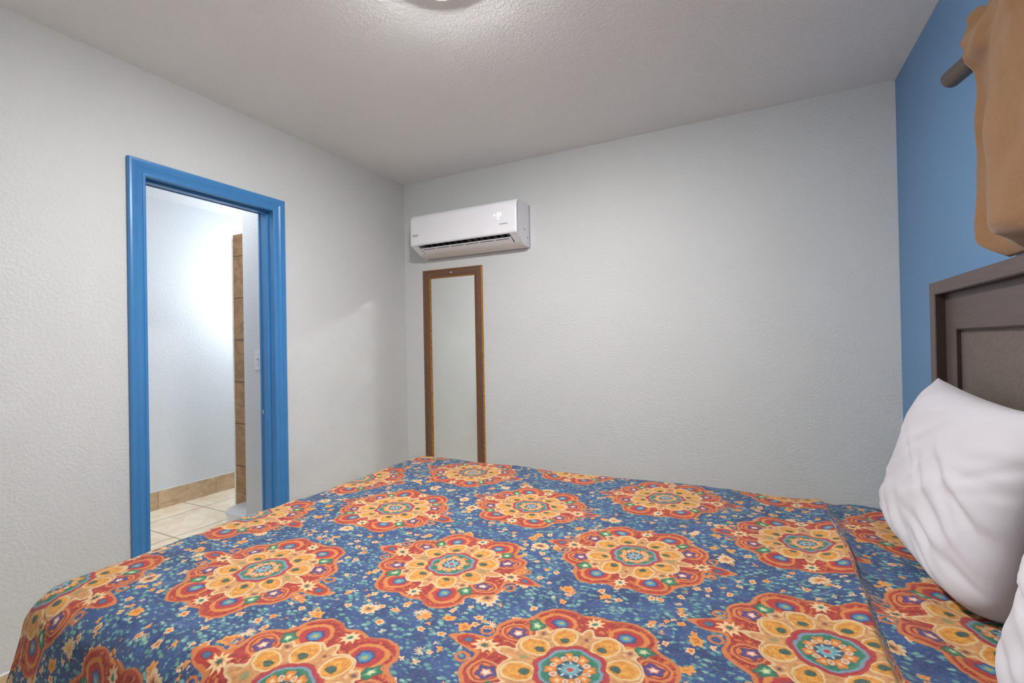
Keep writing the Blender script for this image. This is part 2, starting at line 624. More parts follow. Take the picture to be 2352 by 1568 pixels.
    # ---------- inner yellow body
    dia = n.maptex(Q, (0.095, 0.093), PI/4, (1, 1))
    ds = n.xyz(dia)
    diam = n.math('SUBTRACT', n.math('MAXIMUM', n.math('ABSOLUTE', ds[0]), n.math('ABSOLUTE', ds[1])), 0.014)
    sd2 = umin([circ(0, 0, 0.117), circ(0.046, 0.096, 0.037), circ(0.094, 0.043, 0.039),
                elli(0.128, 0, 0.036, 0.015), elli(0, 0.120, 0.014, 0.026), diam])
    fillc = n.mix(n.rng(mot, 0.4, 0.62), TAN, cr(226, 166, 104))
    c2 = n.mix(n.rng(sd2, -0.0055, -0.0030), fillc, CREAM)
    col = n.mix(n.rng(sd2, -0.0012, 0.0012, 1, 0), col, c2)
    yl = n.mix(n.rng(mot, 0.42, 0.6), YEL, YEL2)

    def yblob(col, loc, sc_, rot):
        d = dist(Q, loc, sc_, rot)
        col = n.mix(n.rng(d, 0.96, 1.02, 1, 0), col, CREAM)
        col = n.mix(n.rng(d, 0.80, 0.86, 1, 0), col, yl)
        r2 = n.rng(n.math('ABSOLUTE', n.math('SUBTRACT', d, 0.58)), 0.02, 0.08, 0.5, 0)
        return n.mix(r2, col, cr(206, 126, 52))
    col = yblob(col, (0.045, 0.094), (0.036, 0.029), 1.35)
    col = yblob(col, (0.093, 0.043), (0.035, 0.028), 0.25)
    eye = [(0.0, al(cr(44, 96, 112), 1)), (0.5, al(cr(46, 92, 84), 1)), (0.8, al(cr(96, 96, 50), 1)), (1.0, al(YEL2, 0))]
    col = blob(col, (0.041, 0.083), (0.013, 0.011), eye)
    col = blob(col, (0.082, 0.038), (0.013, 0.011), eye)
    gd = [(0.0, al(cr(140, 150, 110), 1)), (0.6, al(cr(150, 150, 100), .8)), (1.0, al(TAN, 0))]
    col = blob(col, (0.100, 0.0), (0.014, 0.011), gd)
    col = blob(col, (0.0, 0.104), (0.008, 0.008), [(0.0, al(cr(70, 60, 90), 1)), (0.6, al(cr(150, 90, 80), .8)), (1.0, al(TAN, 0))])
    col = blob(col, (0.095, 0.093), (0.009, 0.009), [(0.0, al(cr(60, 60, 80), 1)), (0.6, al(cr(150, 90, 80), .8)), (1.0, al(TAN, 0))])
    col = blob(col, (0.070, 0.0), (0.008, 0.008), [(0.0, al(cr(50, 80, 120), 1)), (0.7, al(cr(50, 80, 120), .8)), (1.0, al(TAN, 0))])

    # ---------- central star
    c8 = n.math('COSINE', n.math('MULTIPLY', ang, 8))
    rs = n.math('DIVIDE', D, n.math('ADD', 0.062, n.math('MULTIPLY', n.math('ABSOLUTE', n.math('COSINE', n.math('MULTIPLY', ang, 4))), 0.006)))
    st_ = n.ramp(n.math('DIVIDE', rs, 1.15), [(0.0, al(cr(190, 60, 60), 1)), (0.07, al(cr(200, 80, 80), 1)), (0.11, al(cr(130, 190, 200), 1)),
                                              (0.2, al(cr(100, 160, 170), 1)), (0.26, al(cr(44, 76, 104), 1)), (0.5, al(cr(44, 96, 90), 1)),
                                              (0.6, al(GRN, 1)), (0.73, al(cr(44, 132, 104), 1)), (0.77, al(cr(130, 160, 176), 1)),
                                              (0.82, al(cr(120, 140, 170), 1)), (0.85, al(cr(176, 44, 60), 1)),
                                              (0.96, al(cr(184, 60, 60), 1)), (1.0, al(RED, 0))])
    col = n.mix(st_[1], col, st_[0])
    for deg in (22.5, 67.5):
        a_ = math.radians(deg)
        col = blob(col, (.037*math.cos(a_), .037*math.sin(a_)), (.0150, .0115),
                   [(0.0, al(cr(236, 214, 180), 1)), (0.25, al(cr(236, 190, 130), 1)), (0.45, al(cr(232, 140, 54), 1)),
                    (0.85, al(cr(214, 122, 52), 1)), (1.0, al(GRN, 0))], rot=a_, petals=4, amp=.15)
    for deg in (0, 45, 90):
        a_ = math.radians(deg)
        col = blob(col, (.034*math.cos(a_), .034*math.sin(a_)), (.0095, .007),
                   [(0.0, al(cr(190, 80, 60), 1)), (0.35, al(cr(226, 180, 140), 1)), (0.8, al(cr(226, 206, 180), 1)), (1.0, al(GRN, 0))], rot=a_)
    for deg in (22.5, 67.5):
        a_ = math.radians(deg)
        col = blob(col, (.019*math.cos(a_), .019*math.sin(a_)), (.006, .003),
                   [(0.0, al(cr(226, 226, 226), 1)), (0.7, al(cr(160, 196, 206), 1)), (1.0, al(TEAL, 0))], rot=a_)

    # brushy wear of the print
    br = n.noise(n.mapp(P, (1, 1, 1)), 210, 3, 0.7)
    col = n.mix(n.rng(br, 0.35, 0.75, 0.0, 0.16), col, cr(214, 176, 140))
    col = n.mix(1.0, col, (0.64, 0.64, 0.64, 1), 'MULTIPLY')     # inks are darker than the swatches above
    # ---------- surface
    u = n.xyz(P0)
    wv = n.n.new('ShaderNodeTexWave')
    n.l.new(n.mapp(P0, (1, 1, 1), (0, 0, 0.6)), wv.inputs[0])
    wv.inputs['Scale'].default_value = 160
    wv.inputs['Distortion'].default_value = 1
    weave = n.noise(n.mapp(P0, (700, 250, 1), (0, 0, 0.5)), 1, 2, 0.5)
    q1 = n.noise(P0, 7, 1.5, 0.5, dist=0.8)
    quilt = n.rng(n.math('ABSOLUTE', n.math('SUBTRACT', q1, 0.5)), 0.0, 0.02)
    soft = n.noise(P0, 22, 2, 0.5)
    h = n.math('ADD', n.math('MULTIPLY', quilt, 0.8), n.math('MULTIPLY', soft, 0.9))
    nb = n.bump(h, 0.35, 0.006)
    nb = n.bump(weave, 0.15, 0.0015, nb)
    return n.done(col, 0.72, nb, spec=0.25, sheen=0.1)


M['comforter'] = comforter_material()

# ================================================================ SETTING
T = 0.12
oy0, oy1, oz = -1.70, -1.09, 1.985      # clear doorway opening
# wall with the doorway (left)
struct(boxes('wall_left', [((-WT, YB-T, -0.0), (0, oy0-.02, H)), ((-WT, oy1+.02, 0), (0, 0.0, H)),
                           ((-WT, oy0-.02, oz+.02), (0, oy1+.02, H))], M['wall']))
struct(boxes('wall_back', [((0, 0, 0), (W, T, H))], M['wall']))
struct(boxes('wall_right', [((W, YB-T, 0), (W+T, T, H))], M['wall_blue']))
wx0, wx1, wz0, wz1 = 1.05, 2.55, 0.95, 2.10
struct(boxes('wall_front', [((0, YB-T, 0), (wx0, YB, H)), ((wx1, YB-T, 0), (W, YB, H)), ((wx0, YB-T, 0), (wx1, YB, wz0)),
                            ((wx0, YB-T, wz1), (wx1, YB, H))], M['wall']))
# unseen window behind the photographer, added to let in fill light
fill_win = struct(boxes('fill_window_1', [((wx0, YB-.09, wz0), (wx0+.04, YB-.04, wz1)), ((wx1-.04, YB-.09, wz0), (wx1, YB-.04, wz1)),
                                ((wx0, YB-.09, wz0), (wx1, YB-.04, wz0+.04)), ((wx0, YB-.09, wz1-.04), (wx1, YB-.04, wz1)),
                                (((wx0+wx1)/2-.02, YB-.085, wz0), ((wx0+wx1)/2+.02, YB-.045, wz1))], M['white_trim']))
pl = bpy.data.lights.new('fill_portal', 'AREA')
pl.shape = 'RECTANGLE'
pl.size, pl.size_y = wx1-wx0, wz1-wz0
pl.cycles.is_portal = True
po = bpy.data.objects.new('fill_portal', pl)
C.objects.link(po)
po.location = ((wx0+wx1)/2, YB-T+.005, (wz0+wz1)/2)
po.rotation_euler = (PI/2, 0, 0)     # an area light shines along -Z: turned to +Y, into the room
struct(boxes('ceiling', [((0, YB-T, H), (W+T, T, H+T))], M['ceiling']))
struct(boxes('floor', [((-1.98, YB-T, -T), (W+T, 0.9, 0))], M['floor_tile']))
# bathroom shell
BX = -1.862
struct(boxes('wall_bathroom_far', [((BX-T, -1.95, 0), (BX, 0.9, H))], M['wall_bath']))
struct(boxes('wall_bathroom_left', [((BX, -1.95, 0), (-WT, -1.83, H))], M['wall_bath']))
struct(boxes('wall_bathroom_back', [((BX, 0.78, 0), (-WT, 0.9, H))], M['wall_bath']))
struct(boxes('wall_bathroom_right', [((-WT, 0.0, 0), (0, 0.9, H))], M['wall_bath']))
struct(boxes('ceiling_bathroom', [((BX-T, -1.95, H), (0.0, 0.9, H+T))], M['ceiling_bath']))
bm = bmesh.new()
box(bm, (-0.405, -1.0, 0), (-WT, -0.88, H), 0.010, 3)
struct(obj('wall_return', bm, M['wall_bath'], None, True, 35))
# tiled shower partition
part = bpy.data.objects.new('wall_shower', None)
C.objects.link(part)
part.location = (-0.7, -0.55, 0)
struct(part)
keep(boxes('tile_face', [((-1.085, -0.620, 0.0), (-0.30, -0.605, 2.075))], M['stub_tile']), part)
keep(boxes('plaster_core', [((-1.085, -0.605, 0), (-0.30, -0.52, 2.075))], M['wall_bath']), part)
keep(boxes('edge_trim', [((-1.101, -0.623, 0), (-1.085, -0.52, 2.05))], M['white_trim'], bev=0.003), part)


# baseboards of tile with a caulk line
def baseboard(name, a, b, mat, cap):
    o = struct(boxes(name, [(a, b)], mat))
    k = boxes('caulk_line', [cap], M['white_trim'], bev=0.002)
    k.parent = o
    return o


BH = 0.140
baseboard('baseboard_left', (0, YB, 0), (0.011, oy0-.066, BH), M['base_tile'], ((0, YB, BH), (0.008, oy0-.066, BH+.006)))
baseboard('baseboard_left', (0, oy1+.071, 0), (0.011, -.011, BH), M['base_tile'], ((0, oy1+.071, BH), (0.008, -.009, BH+.006)))
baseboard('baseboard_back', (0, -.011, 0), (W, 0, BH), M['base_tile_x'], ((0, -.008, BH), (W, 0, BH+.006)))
baseboard('baseboard_right', (W-.011, YB, 0), (W, -.011, BH), M['base_tile'], ((W-.008, YB, BH), (W, -.011, BH+.006)))
baseboard('baseboard_bathroom', (BX, -1.83, 0), (BX+.011, 0.78, BH), M['base_tile'], ((BX, -1.83, BH), (BX+.008, .78, BH+.006)))

# ---------------------------------------------------------------- doorway
door = bpy.data.objects.new('door_1', None)
C.objects.link(door)
door.location = (0, (oy0+oy1)/2, 0)
struct(door)
# casing profile: (distance outward from the opening, projection from wall)
prof = [(0.0, 0.0), (0.0, 0.009), (0.004, 0.012), (0.012, 0.012), (0.014, 0.009), (0.020, 0.010), (0.030, 0.015), (0.037, 0.018),
        (0.042, 0.015), (0.045, 0.016), (0.056, 0.020), (0.063, 0.019), (0.067, 0.015), (0.067, 0.0)]
for side, xo, sgn in (('room', 0.0, 1), ('bath', -WT, -1)):
    bm = bmesh.new()
    rings = []
    for ky, kz, py, pz in ((-1, 0, oy0, 0.0), (-1, 1, oy0, oz), (1, 1, oy1, oz), (1, 0, oy1, 0.0)):
        rings.append([(xo+sgn*d, py+ky*(u-.004), pz+kz*(u-.004)) for u, d in prof])
    sweep(bm, rings)
    keep(obj('casing', bm, M['blue_trim'], None, True, 28), door)
bm = bmesh.new()
box(bm, (-WT, oy0-.02, 0), (0, oy0, oz))
box(bm, (-WT, oy1, 0), (0, oy1+.02, oz))
box(bm, (-WT, oy0-.02, oz), (0, oy1+.02, oz+.02))
keep(obj('jamb', bm, M['blue_trim']), door)
bm = bmesh.new()
box(bm, (-.075, oy0, 0), (-.04, oy0+.011, oz-.011), .002)
box(bm, (-.075, oy1-.011, 0), (-.04, oy1, oz-.011), .002)
box(bm, (-.075, oy0, oz-.011), (-.04, oy1, oz), .002)
keep(obj('door_stop', bm, M['blue_trim']), door)
bm = bmesh.new()
box(bm, (-WT-.001, oy1-.002, .880), (-.098, oy1+.001, .902), .0008)
sp = keep(obj('strike_plate', bm, M['chrome']), door)
sp['label'] = 'small bare metal strike plate'

# ================================================================ THINGS
# ---------------------------------------------------------------- air conditioner
ac = thing('air_conditioner', 'white split air conditioner mounted high on the grey wall above the mirror', 'air conditioner',
           (0.62, 0, 1.86))
X0, X1 = 0.212, 1.030


def extr(bm, prof_yz, xa, xb, mi=0):
    a = [bm.verts.new((xa, y, z)) for y, z in prof_yz]
    b = [bm.verts.new((xb, y, z)) for y, z in prof_yz]
    k = len(a)
    for i in range(k):
        f = bm.faces.new((a[i], a[(i+1) % k], b[(i+1) % k], b[i]))
        f.material_index = mi
    bm.faces.new(a[::-1])
    bm.faces.new(b)


def rounded(pts, r, seg=5):
    """round the corners of a closed 2-D polygon; r per corner"""
    out = []
    k = len(pts)
    for i in range(k):
        p0, p1, p2 = Vector(pts[i-1]), Vector(pts[i]), Vector(pts[(i+1) % k])
        rr = r[i] if isinstance(r, (list, tuple)) else r
        if rr <= 0:
            out.append(tuple(p1))
            continue
        a, b = (p0-p1).normalized()*rr, (p2-p1).normalized()*rr
        for j in range(seg+1):
            t = j/seg
            q = (p1+a)*(1-t)**2 + 2*p1*t*(1-t) + (p1+b)*t**2
            out.append((q.x, q.y))
    return out


# the shell: side cheeks plus a hollow middle so that the outlet is a real opening
full = rounded([(-.001, 2.137), (-.165, 2.137), (-.186, 2.120), (-.188, 1.923), (-.085, 1.872), (-.001, 1.862)],
               [0, .03, .02, .006, .012, 0])
bm = bmesh.new()
extr(bm, full, X0+.004, X0+.055)
extr(bm, full, X1-.055, X1-.004)
hollow = [(-.001, 2.137), (-.160, 2.137), (-.180, 2.118), (-.181, 1.948), (-.150, 1.946), (-.100, 1.935), (-.085, 1.90), (-.100, 1.885),
          (-.106, 1.8825), (-.085, 1.872), (-.001, 1.862)]
extr(bm, hollow, X0+.055, X1-.055)
keep(obj('body', bm, M['ac_body'], None, True, 30), ac)
# smooth front panel, curved at its top and ends
bm = bmesh.new()
fp = rounded([(-.150, 2.138), (-.172, 2.138), (-.196, 2.112), (-.199, 1.930), (-.188, 1.9225), (-.186, 1.926), (-.186, 2.10), (-.165, 2.134)],
             [0, .018, .022, .006, 0, 0, .01, 0])
rings = []
for x, s_ in [(X0, .80), (X0+.003, .92), (X0+.010, .985), (X0+.020, 1.0), (X1-.020, 1.0), (X1-.010, .985), (X1-.003, .92), (X1, .80)]:
    rings.append([(x, -.10+(y+.10)*(1-(1-s_)*.28), z) for y, z in fp])
sweep(bm, rings)
keep(obj('front_panel', bm, M['ac_body'], None, True, 35), ac)
# outlet interior
bm = bmesh.new()
cav = [(-.172, 1.9475), (-.150, 1.9455), (-.101, 1.9345), (-.0865, 1.90), (-.101, 1.8855), (-.1035, 1.887), (-.089, 1.901), (-.103, 1.932),
       (-.150, 1.942), (-.172, 1.944)]
extr(bm, cav, X0+.056, X1-.056)
keep(obj('air_outlet', bm, M['dark_cavity']), ac)
# vertical vanes in the outlet
for i in range(14):
    x = X0+.09+i*(X1-X0-.18)/13
    bm = bmesh.new()
    a = .008*(1 if i > 6 else -1)
    vs = [bm.verts.new(p) for p in [(x, -.160, 1.941), (x+a, -.104, 1.9315), (x+a, -.105, 1.905), (x, -.150, 1.925),
                                    (x+.002, -.160, 1.941), (x+a+.002, -.104, 1.9315), (x+a+.002, -.105, 1.905), (x+.002, -.150, 1.925)]]
    for q in ((0, 1, 2, 3), (4, 5, 6, 7), (0, 1, 5, 4), (1, 2, 6, 5), (2, 3, 7, 6), (3, 0, 4, 7)):
        bm.faces.new([vs[k] for k in q])
    keep(obj('outlet_vane', bm, M['grey_mark']), ac)
# louver, half open
bm = bmesh.new()
lv = [(-.153, 1.9110), (-.1545, 1.9080), (-.125, 1.8885), (-.103, 1.8790), (-.101, 1.8820), (-.124, 1.8920)]
extr(bm, lv, X0+.062, X1-.062)
keep(obj('louver', bm, M['white_plastic'], None, True, 30), ac)
for i in range(6):
    xa = X0+.075+i*.1135
    bm = bmesh.new()
    sl = [(-.1478, 1.9030), (-.1438, 1.9004), (-.1432, 1.9014), (-.1472, 1.9040)]
    extr(bm, sl, xa, xa+.098)
    keep(obj('louver_slot', bm, M['dark_cavity']), ac)
for i in range(5):
    xa = X0+.1745+i*.1135
    bm = bmesh.new()
    box(bm, (xa, -.1500, 1.9030), (xa+.013, -.138, 1.9120), .0008, 1)
    keep(obj('louver_bracket', bm, M['white_plastic']), ac)
# lower base and wall plate
bm = bmesh.new()
extr(bm, [(-.1045, 1.8805), (-.0845, 1.8705), (-.001, 1.8605), (-.001, 1.864), (-.080, 1.874), (-.1025, 1.884)], X0+.02, X1-.02)
keep(obj('base_trim', bm, M['ac_under']), ac)
bm = bmesh.new()
box(bm, (X0+.006, -.007, 1.857), (X1+.002, 0, 2.134), .002)
keep(obj('wall_plate', bm, M['grey_mark']), ac)
# screw caps on the right cheek
for y, z, r in ((-.075, 1.966, .005), (-.028, 1.921, .005), (-.030, 1.885, .003)):
    bm = bmesh.new()
    c0 = bmesh.ops.create_cone(bm, cap_ends=True, segments=16, radius1=r, radius2=r, depth=.002)
    bmesh.ops.transform(bm, matrix=Matrix.Translation((X1-.0035, y, z)) @ Matrix.Rotation(PI/2, 4, 'Y'), verts=c0['verts'])
    keep(obj('side_knockout', bm, M['dark_mark']), ac)
# lit display digits
bm = bmesh.new()
yf = -.1995


def seg(cx, cz, w_, h_):
    box(bm, (cx-w_/2, yf-.0006, cz-h_/2), (cx+w_/2, yf+.0012, cz+h_/2))


t_ = .003
dx, dz = .904, 2.046
hw, hh = .012, .011
seg(dx, dz+hh, hw, t_); seg(dx, dz, hw, t_); seg(dx, dz-hh, hw, t_)
seg(dx+hw/2, dz+hh/2, t_, hh); seg(dx-hw/2, dz-hh/2, t_, hh)
seg(dx+.019, dz+hh/2, t_, hh); seg(dx+.019, dz-hh/2, t_, hh)
keep(obj('display_digits', bm, M['led']), ac)
for cx, cz, r in ((.877, 2.045, .0048), (.901, 2.021, .0042)):
    bm = bmesh.new()
    c0 = bmesh.ops.create_cone(bm, cap_ends=True, segments=20, radius1=r, radius2=r, depth=.0018)
    bmesh.ops.transform(bm, matrix=Matrix.Translation((cx, yf+.0003, cz)) @ Matrix.Rotation(PI/2, 4, 'X'), verts=c0['verts'])
    keep(obj('indicator_light', bm, M['led']), ac)
# unreadable small print, kept as strokes
bm = bmesh.new()
random.seed(3)
x = .914
while x < .966:
    wd = random.uniform(.003, .007)
    box(bm, (x, yf-.0004, 1.984), (x+wd, yf+.001, 1.984+random.uniform(.002, .0042)))
    x += wd+.0012
keep(obj('small_print', bm, M['dark_mark']), ac)
bm = bmesh.new()
x = .234
while x < .278:
    wd = random.uniform(.004, .007)
    box(bm, (x, yf-.0002, 1.990), (x+wd, yf+.001, 1.9965))
    x += wd+.0014
box(bm, (.234, yf-.0002, 1.9835), (.279, yf+.001, 1.9855))
keep(obj('badge', bm, M['grey_mark']), ac)

# ---------------------------------------------------------------- mirror
mir = thing('wall_mirror', 'tall narrow mirror in brown and gilt frame standing against the back wall', 'mirror', (0.42, 0, 0.35))
mx0, mx1, mz0, mz1 = 0.177, 0.668, 0.352, 1.779
fw = 0.056
# profile: (inward distance, projection)
fprof = [(0.0, 0.0), (0.0, 0.018), (0.003, 0.0205), (0.010, 0.0215), (0.013, 0.0195), (0.018, 0.021), (0.036, 0.021), (0.040, 0.0185),
         (0.047, 0.017), (0.052, 0.0155), (0.056, 0.0125), (0.056, 0.0)]


def frame_rings(pr):
    rr = []
    for kx, kz, px, pz in ((1, 1, mx0, mz0), (-1, 1, mx1, mz0), (-1, -1, mx1, mz1), (1, -1, mx0, mz1)):
        rr.append([(px+kx*u, -d, pz+kz*u) for u, d in pr])
    return rr


bm = bmesh.new()
sweep(bm, frame_rings(fprof), closed_path=True)
keep(obj('frame', bm, M['frame_wood'], None, True, 25), mir)
bm = bmesh.new()
sweep(bm, frame_rings([(-.0015, 0.0), (-.0015, 0.0172), (0.0005, 0.0188), (0.0005, 0.0)]), closed_path=True)
g = keep(obj('gilt_edge', bm, M['gold'], None, True, 30), mir)
g['label'] = 'gold painted outer edge'
bm = bmesh.new()
sweep(bm, frame_rings([(.0545, .004), (.0545, .0150), (.0570, .0145), (.0600, .0100), (.0605, .004)]), closed_path=True)
g = keep(obj('gilt_bead', bm, M['gold'], None, True, 30), mir)
g['label'] = 'gold inner bead'
keep(boxes('glass', [((mx0+.055, -.0045, mz0+.055), (mx1-.055, -.001, mz1-.055))], M['mirror']), mir)
bm = bmesh.new()
c0 = bmesh.ops.create_uvsphere(bm, u_segments=14, v_segments=8, radius=.0055)
bmesh.ops.transform(bm, matrix=Matrix.Translation((0.425, -.0215, 1.751)) @ Matrix.Diagonal((1, .5, 1, 1)), verts=c0['verts'])
s_ = keep(obj('screw_head', bm, M['white_plastic'], None, True), mir)
s_['label'] = 'pale screw head'

# ---------------------------------------------------------------- ceiling light
LX, LY = 1.43, -1.55
lamp = thing('ceiling_light', 'round opal dome light on the ceiling above the bed', 'ceiling light', (LX, LY, H))
bm = bmesh.new()
lathe(bm, [(0.0001, 0), (.116, 0), (.118, -.006), (.116, -.020), (.1135, -.022), (.1035, -.022), (.1025, -.020), (.1025, -.012), (0.0001, -.012)], (LX, LY, H))
keep(obj('base_ring', bm, M['white_plastic'], None, True, 30), lamp)
bm = bmesh.new()
pr = [(.102, -.016)]
for i in range(1, 12):
    a = i/12*PI/2
    pr.append((.102*math.cos(a)**.8, -.016-.024*math.sin(a)))
pr.append((.0001, -.040))
lathe(bm, pr, (LX, LY, H))
keep(obj('dome', bm, M['lamp_glass'], None, True), lamp)

# ---------------------------------------------------------------- bathroom things
vl = thing('vanity_light', 'cool white wall light burning inside the bathroom behind the tiled partition', 'wall light', (-1.30, 0.78, 1.9))
VX, VY, VZ = -1.42, 0.10, 1.78
vl.location = (VX, VY, H)
bm = bmesh.new()
lathe(bm, [(.0001, 0), (.05, 0), (.05, -.015), (.0001, -.02)], (VX, VY, H), 24)
tube(bm, [(VX, VY, H-.015), (VX, VY, VZ+.09)], .008)
keep(obj('stem', bm, M['chrome'], None, True, 30), vl)
bm = bmesh.new()
c0 = bmesh.ops.create_uvsphere(bm, u_segments=32, v_segments=20, radius=.10)
bmesh.ops.translate(bm, vec=(VX, VY, VZ), verts=c0['verts'])
keep(obj('globe', bm, M['vanity_glass'], None, True), vl)
vl.name = 'pendant_light'
vl['label'] = 'cool white globe light hanging in the bathroom behind the tiled partition'
vl['category'] = 'light'

bl = thing('ceiling_light', 'unseen dome light added on the bathroom ceiling to brighten the return wall', 'ceiling light', (-.72, -1.40, H))  # lamp added out of view to brighten the return wall
bm = bmesh.new()
lathe(bm, [(.0001, 0), (.11, 0), (.11, -.02), (.0001, -.022)], (-.72, -1.40, H), 32)
keep(obj('base_ring', bm, M['white_plastic'], None, True, 30), bl)
bm = bmesh.new()
lathe(bm, [(.10, -.021), (.098, -.04), (.08, -.06), (.045, -.073), (.0001, -.077)], (-.72, -1.40, H), 32)
keep(obj('dome', bm, M['bath_fill_glass'], None, True), bl)

sw = thing('light_switch', 'white toggle light switch on the bathroom wall just inside the doorway', 'switch', (-.262, -1.0, 1.173))
bm = bmesh.new()
box(bm, (-.298, -1.006, 1.116), (-.226, -1.0, 1.230), .002, 2)
keep(obj('switch_plate', bm, M['white_plastic']), sw)
bm = bmesh.new()
box(bm, (-.268, -1.008, 1.160), (-.256, -1.005, 1.186), .0005, 1)
box(bm, (-.267, -1.019, 1.172), (-.257, -1.006, 1.184), .002, 2)
keep(obj('toggle', bm, M['white_plastic']), sw)
for z in (1.143, 1.203):
    bm = bmesh.new()
    c0 = bmesh.ops.create_cone(bm, cap_ends=True, segments=12, radius1=.003, radius2=.003, depth=.002)
    bmesh.ops.transform(bm, matrix=Matrix.Translation((-.262, -1.0065, z)) @ Matrix.Rotation(PI/2, 4, 'X'), verts=c0['verts'])
    keep(obj('screw', bm, M['grey_mark']), sw)

# white rounded shower base at the foot of the tiled partition
bm = bmesh.new()
pts = rounded([(-.965, -.623), (-.965, -.84), (-.30, -.84), (-.30, -.623)], [0, .16, .05, 0], 10)
rings = []
for z, e in ((0.0, .004), (.10, .004), (.13, 0), (.142, .004), (.148, .014)):
    rings.append([(max(x+e, x) if x < -.6 else x-e, y+(e if y < -.7 else 0), z) for x, y in pts])
sweep(bm, rings)
tag(obj('shower_base', bm, M['acrylic'], None, True, 40),
    'white rounded shower base on the bathroom floor below the brown tiles', 'shower base')

# ---------------------------------------------------------------- headboard
hb = thing('headboard', 'dark brown framed headboard with textured panel against the blue wall', 'headboard', (2.9, -1.48, 0))
hy0, hy1, hz1 = -2.33, -0.632, 1.423     # near edge, far edge, top


def frame_poly(bm, y0, y1, z0, z1, wy, wzt, wzb, xf, xb, bev=0.002):
    """rectangular picture-frame solid between xf (front) and xb (back)"""
    def ring(x, oy, ozt, ozb):
        return [(x, y0+oy, z0+ozb), (x, y1-oy, z0+ozb), (x, y1-oy, z1-ozt), (x, y0+oy, z1-ozt)]
    r = [ring(xb, 0, 0, 0), ring(xf+bev, 0, 0, 0), ring(xf, bev, bev, bev), ring(xf, wy-bev, wzt-bev, wzb-bev),
         ring(xf+bev, wy, wzt, wzb), ring(xb, wy, wzt, wzb)]
    vr = [[bm.verts.new(p) for p in q] for q in r]
    for i in range(6):
        a, b = vr[i], vr[(i+1) % 6]
        for j in range(4):
            k = (j+1) % 4
            bm.faces.new((a[j], a[k], b[k], b[j]))


bm = bmesh.new()
frame_poly(bm, hy0, hy1, 0.02, hz1, .050, .042, .05, 2.861, 2.9205)
keep(obj('outer_frame', bm, M['headboard'], None, True, 25), hb)
bm = bmesh.new()
frame_poly(bm, hy0+.0495, hy1-.0495, 0.30, hz1-.0415, .085, .123, .12, 2.8895, 2.9205, .003)
keep(obj('inner_frame', bm, M['headboard'], None, True, 25), hb)
bm = bmesh.new()
box(bm, (2.903, hy0+.13, .40), (2.9205, hy1-.13, 1.262))
keep(obj('upholstered_panel', bm, M['leather']), hb)
M['recess_shade'] = simple('dark brown recess shade', srgb(44, 28, 22), 0.5)  # dark brown edge strips, recess shadow put into their colour
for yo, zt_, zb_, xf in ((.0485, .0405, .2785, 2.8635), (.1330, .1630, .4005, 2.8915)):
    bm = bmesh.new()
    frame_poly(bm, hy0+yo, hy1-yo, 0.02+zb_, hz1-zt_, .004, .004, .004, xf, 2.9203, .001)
    o = keep(obj('recess_shade_strip', bm, M['recess_shade'], None, True, 25), hb)
    o['label'] = 'near black inner edge strip with recess shadow in its colour'

# ---------------------------------------------------------------- bed under the comforter
BX0, BX1, BY0, BY1, BZ = 0.69, 2.861, -2.27, -0.72, 0.645
bed = thing('bed', 'queen bed covered by the patterned comforter in front of the dark headboard', 'bed', (1.78, -1.5, 0))


def softbox(name, a, b, r, mat, parent):
    bm = bmesh.new()
    box(bm, a, b, r, 5)
    return keep(obj(name, bm, mat, None, True), parent)


softbox('box_spring', (BX0+.06, BY0+.06, .17), (BX1-.01, BY1-.06, .38), .03, M['box_fabric'], bed)
softbox('mattress', (BX0+.045, BY0+.045, .38), (BX1-.01, BY1-.045, .612), .06, M['mattress'], bed)
for px in (BX0+.14, BX1-.12):
    for py in (BY0+.14, BY1-.14):
        bm = bmesh.new()
        lathe(bm, [(.022, 0), (.026, .02), (.03, .17)], (px, py, 0), 16)
        keep(obj('leg', bm, M['headboard'], None, True, 40), bed)

# comforter: arc-length mapping so the print runs down over the sides
XS = 2.512            # tucked fold under the pillows
R_ = 0.075
ctrl = [((1.135, -.911), (0, 0)), ((1.145, -1.463), (0, 1)), ((1.13, -1.961), (0, 2)), ((1.578, -1.247), (1, .5)),
        ((1.575, -1.737), (1, 1.5)), ((2.003, -.955), (2, 0)), ((2.008, -1.496), (2, 1)), ((2.0, -1.99), (2, 2)),
        ((2.426, -1.196), (3, .5)), ((2.41, -1.735), (3, 1.5)), ((1.56, -2.25), (1, 2.5))]
AX, AY, DX, DY = 1.137, -0.935, 0.432, 0.52


def warp(x, y):
    """print drift measured on the photographed cloth, smoothly spread"""
    sw_, wx, wy = 0.25, 0.0, 0.0
    for (px, py), (i, j) in ctrl:
        tx, ty = AX+i*DX, AY-j*DY
        k = math.exp(-((x-px)**2+(y-py)**2)/(2*.22**2))
        sw_ += k
        wx += k*(tx-px)
        wy += k*(ty-py)
    return x+wx/sw_ - AX, y+wy/sw_ - AY


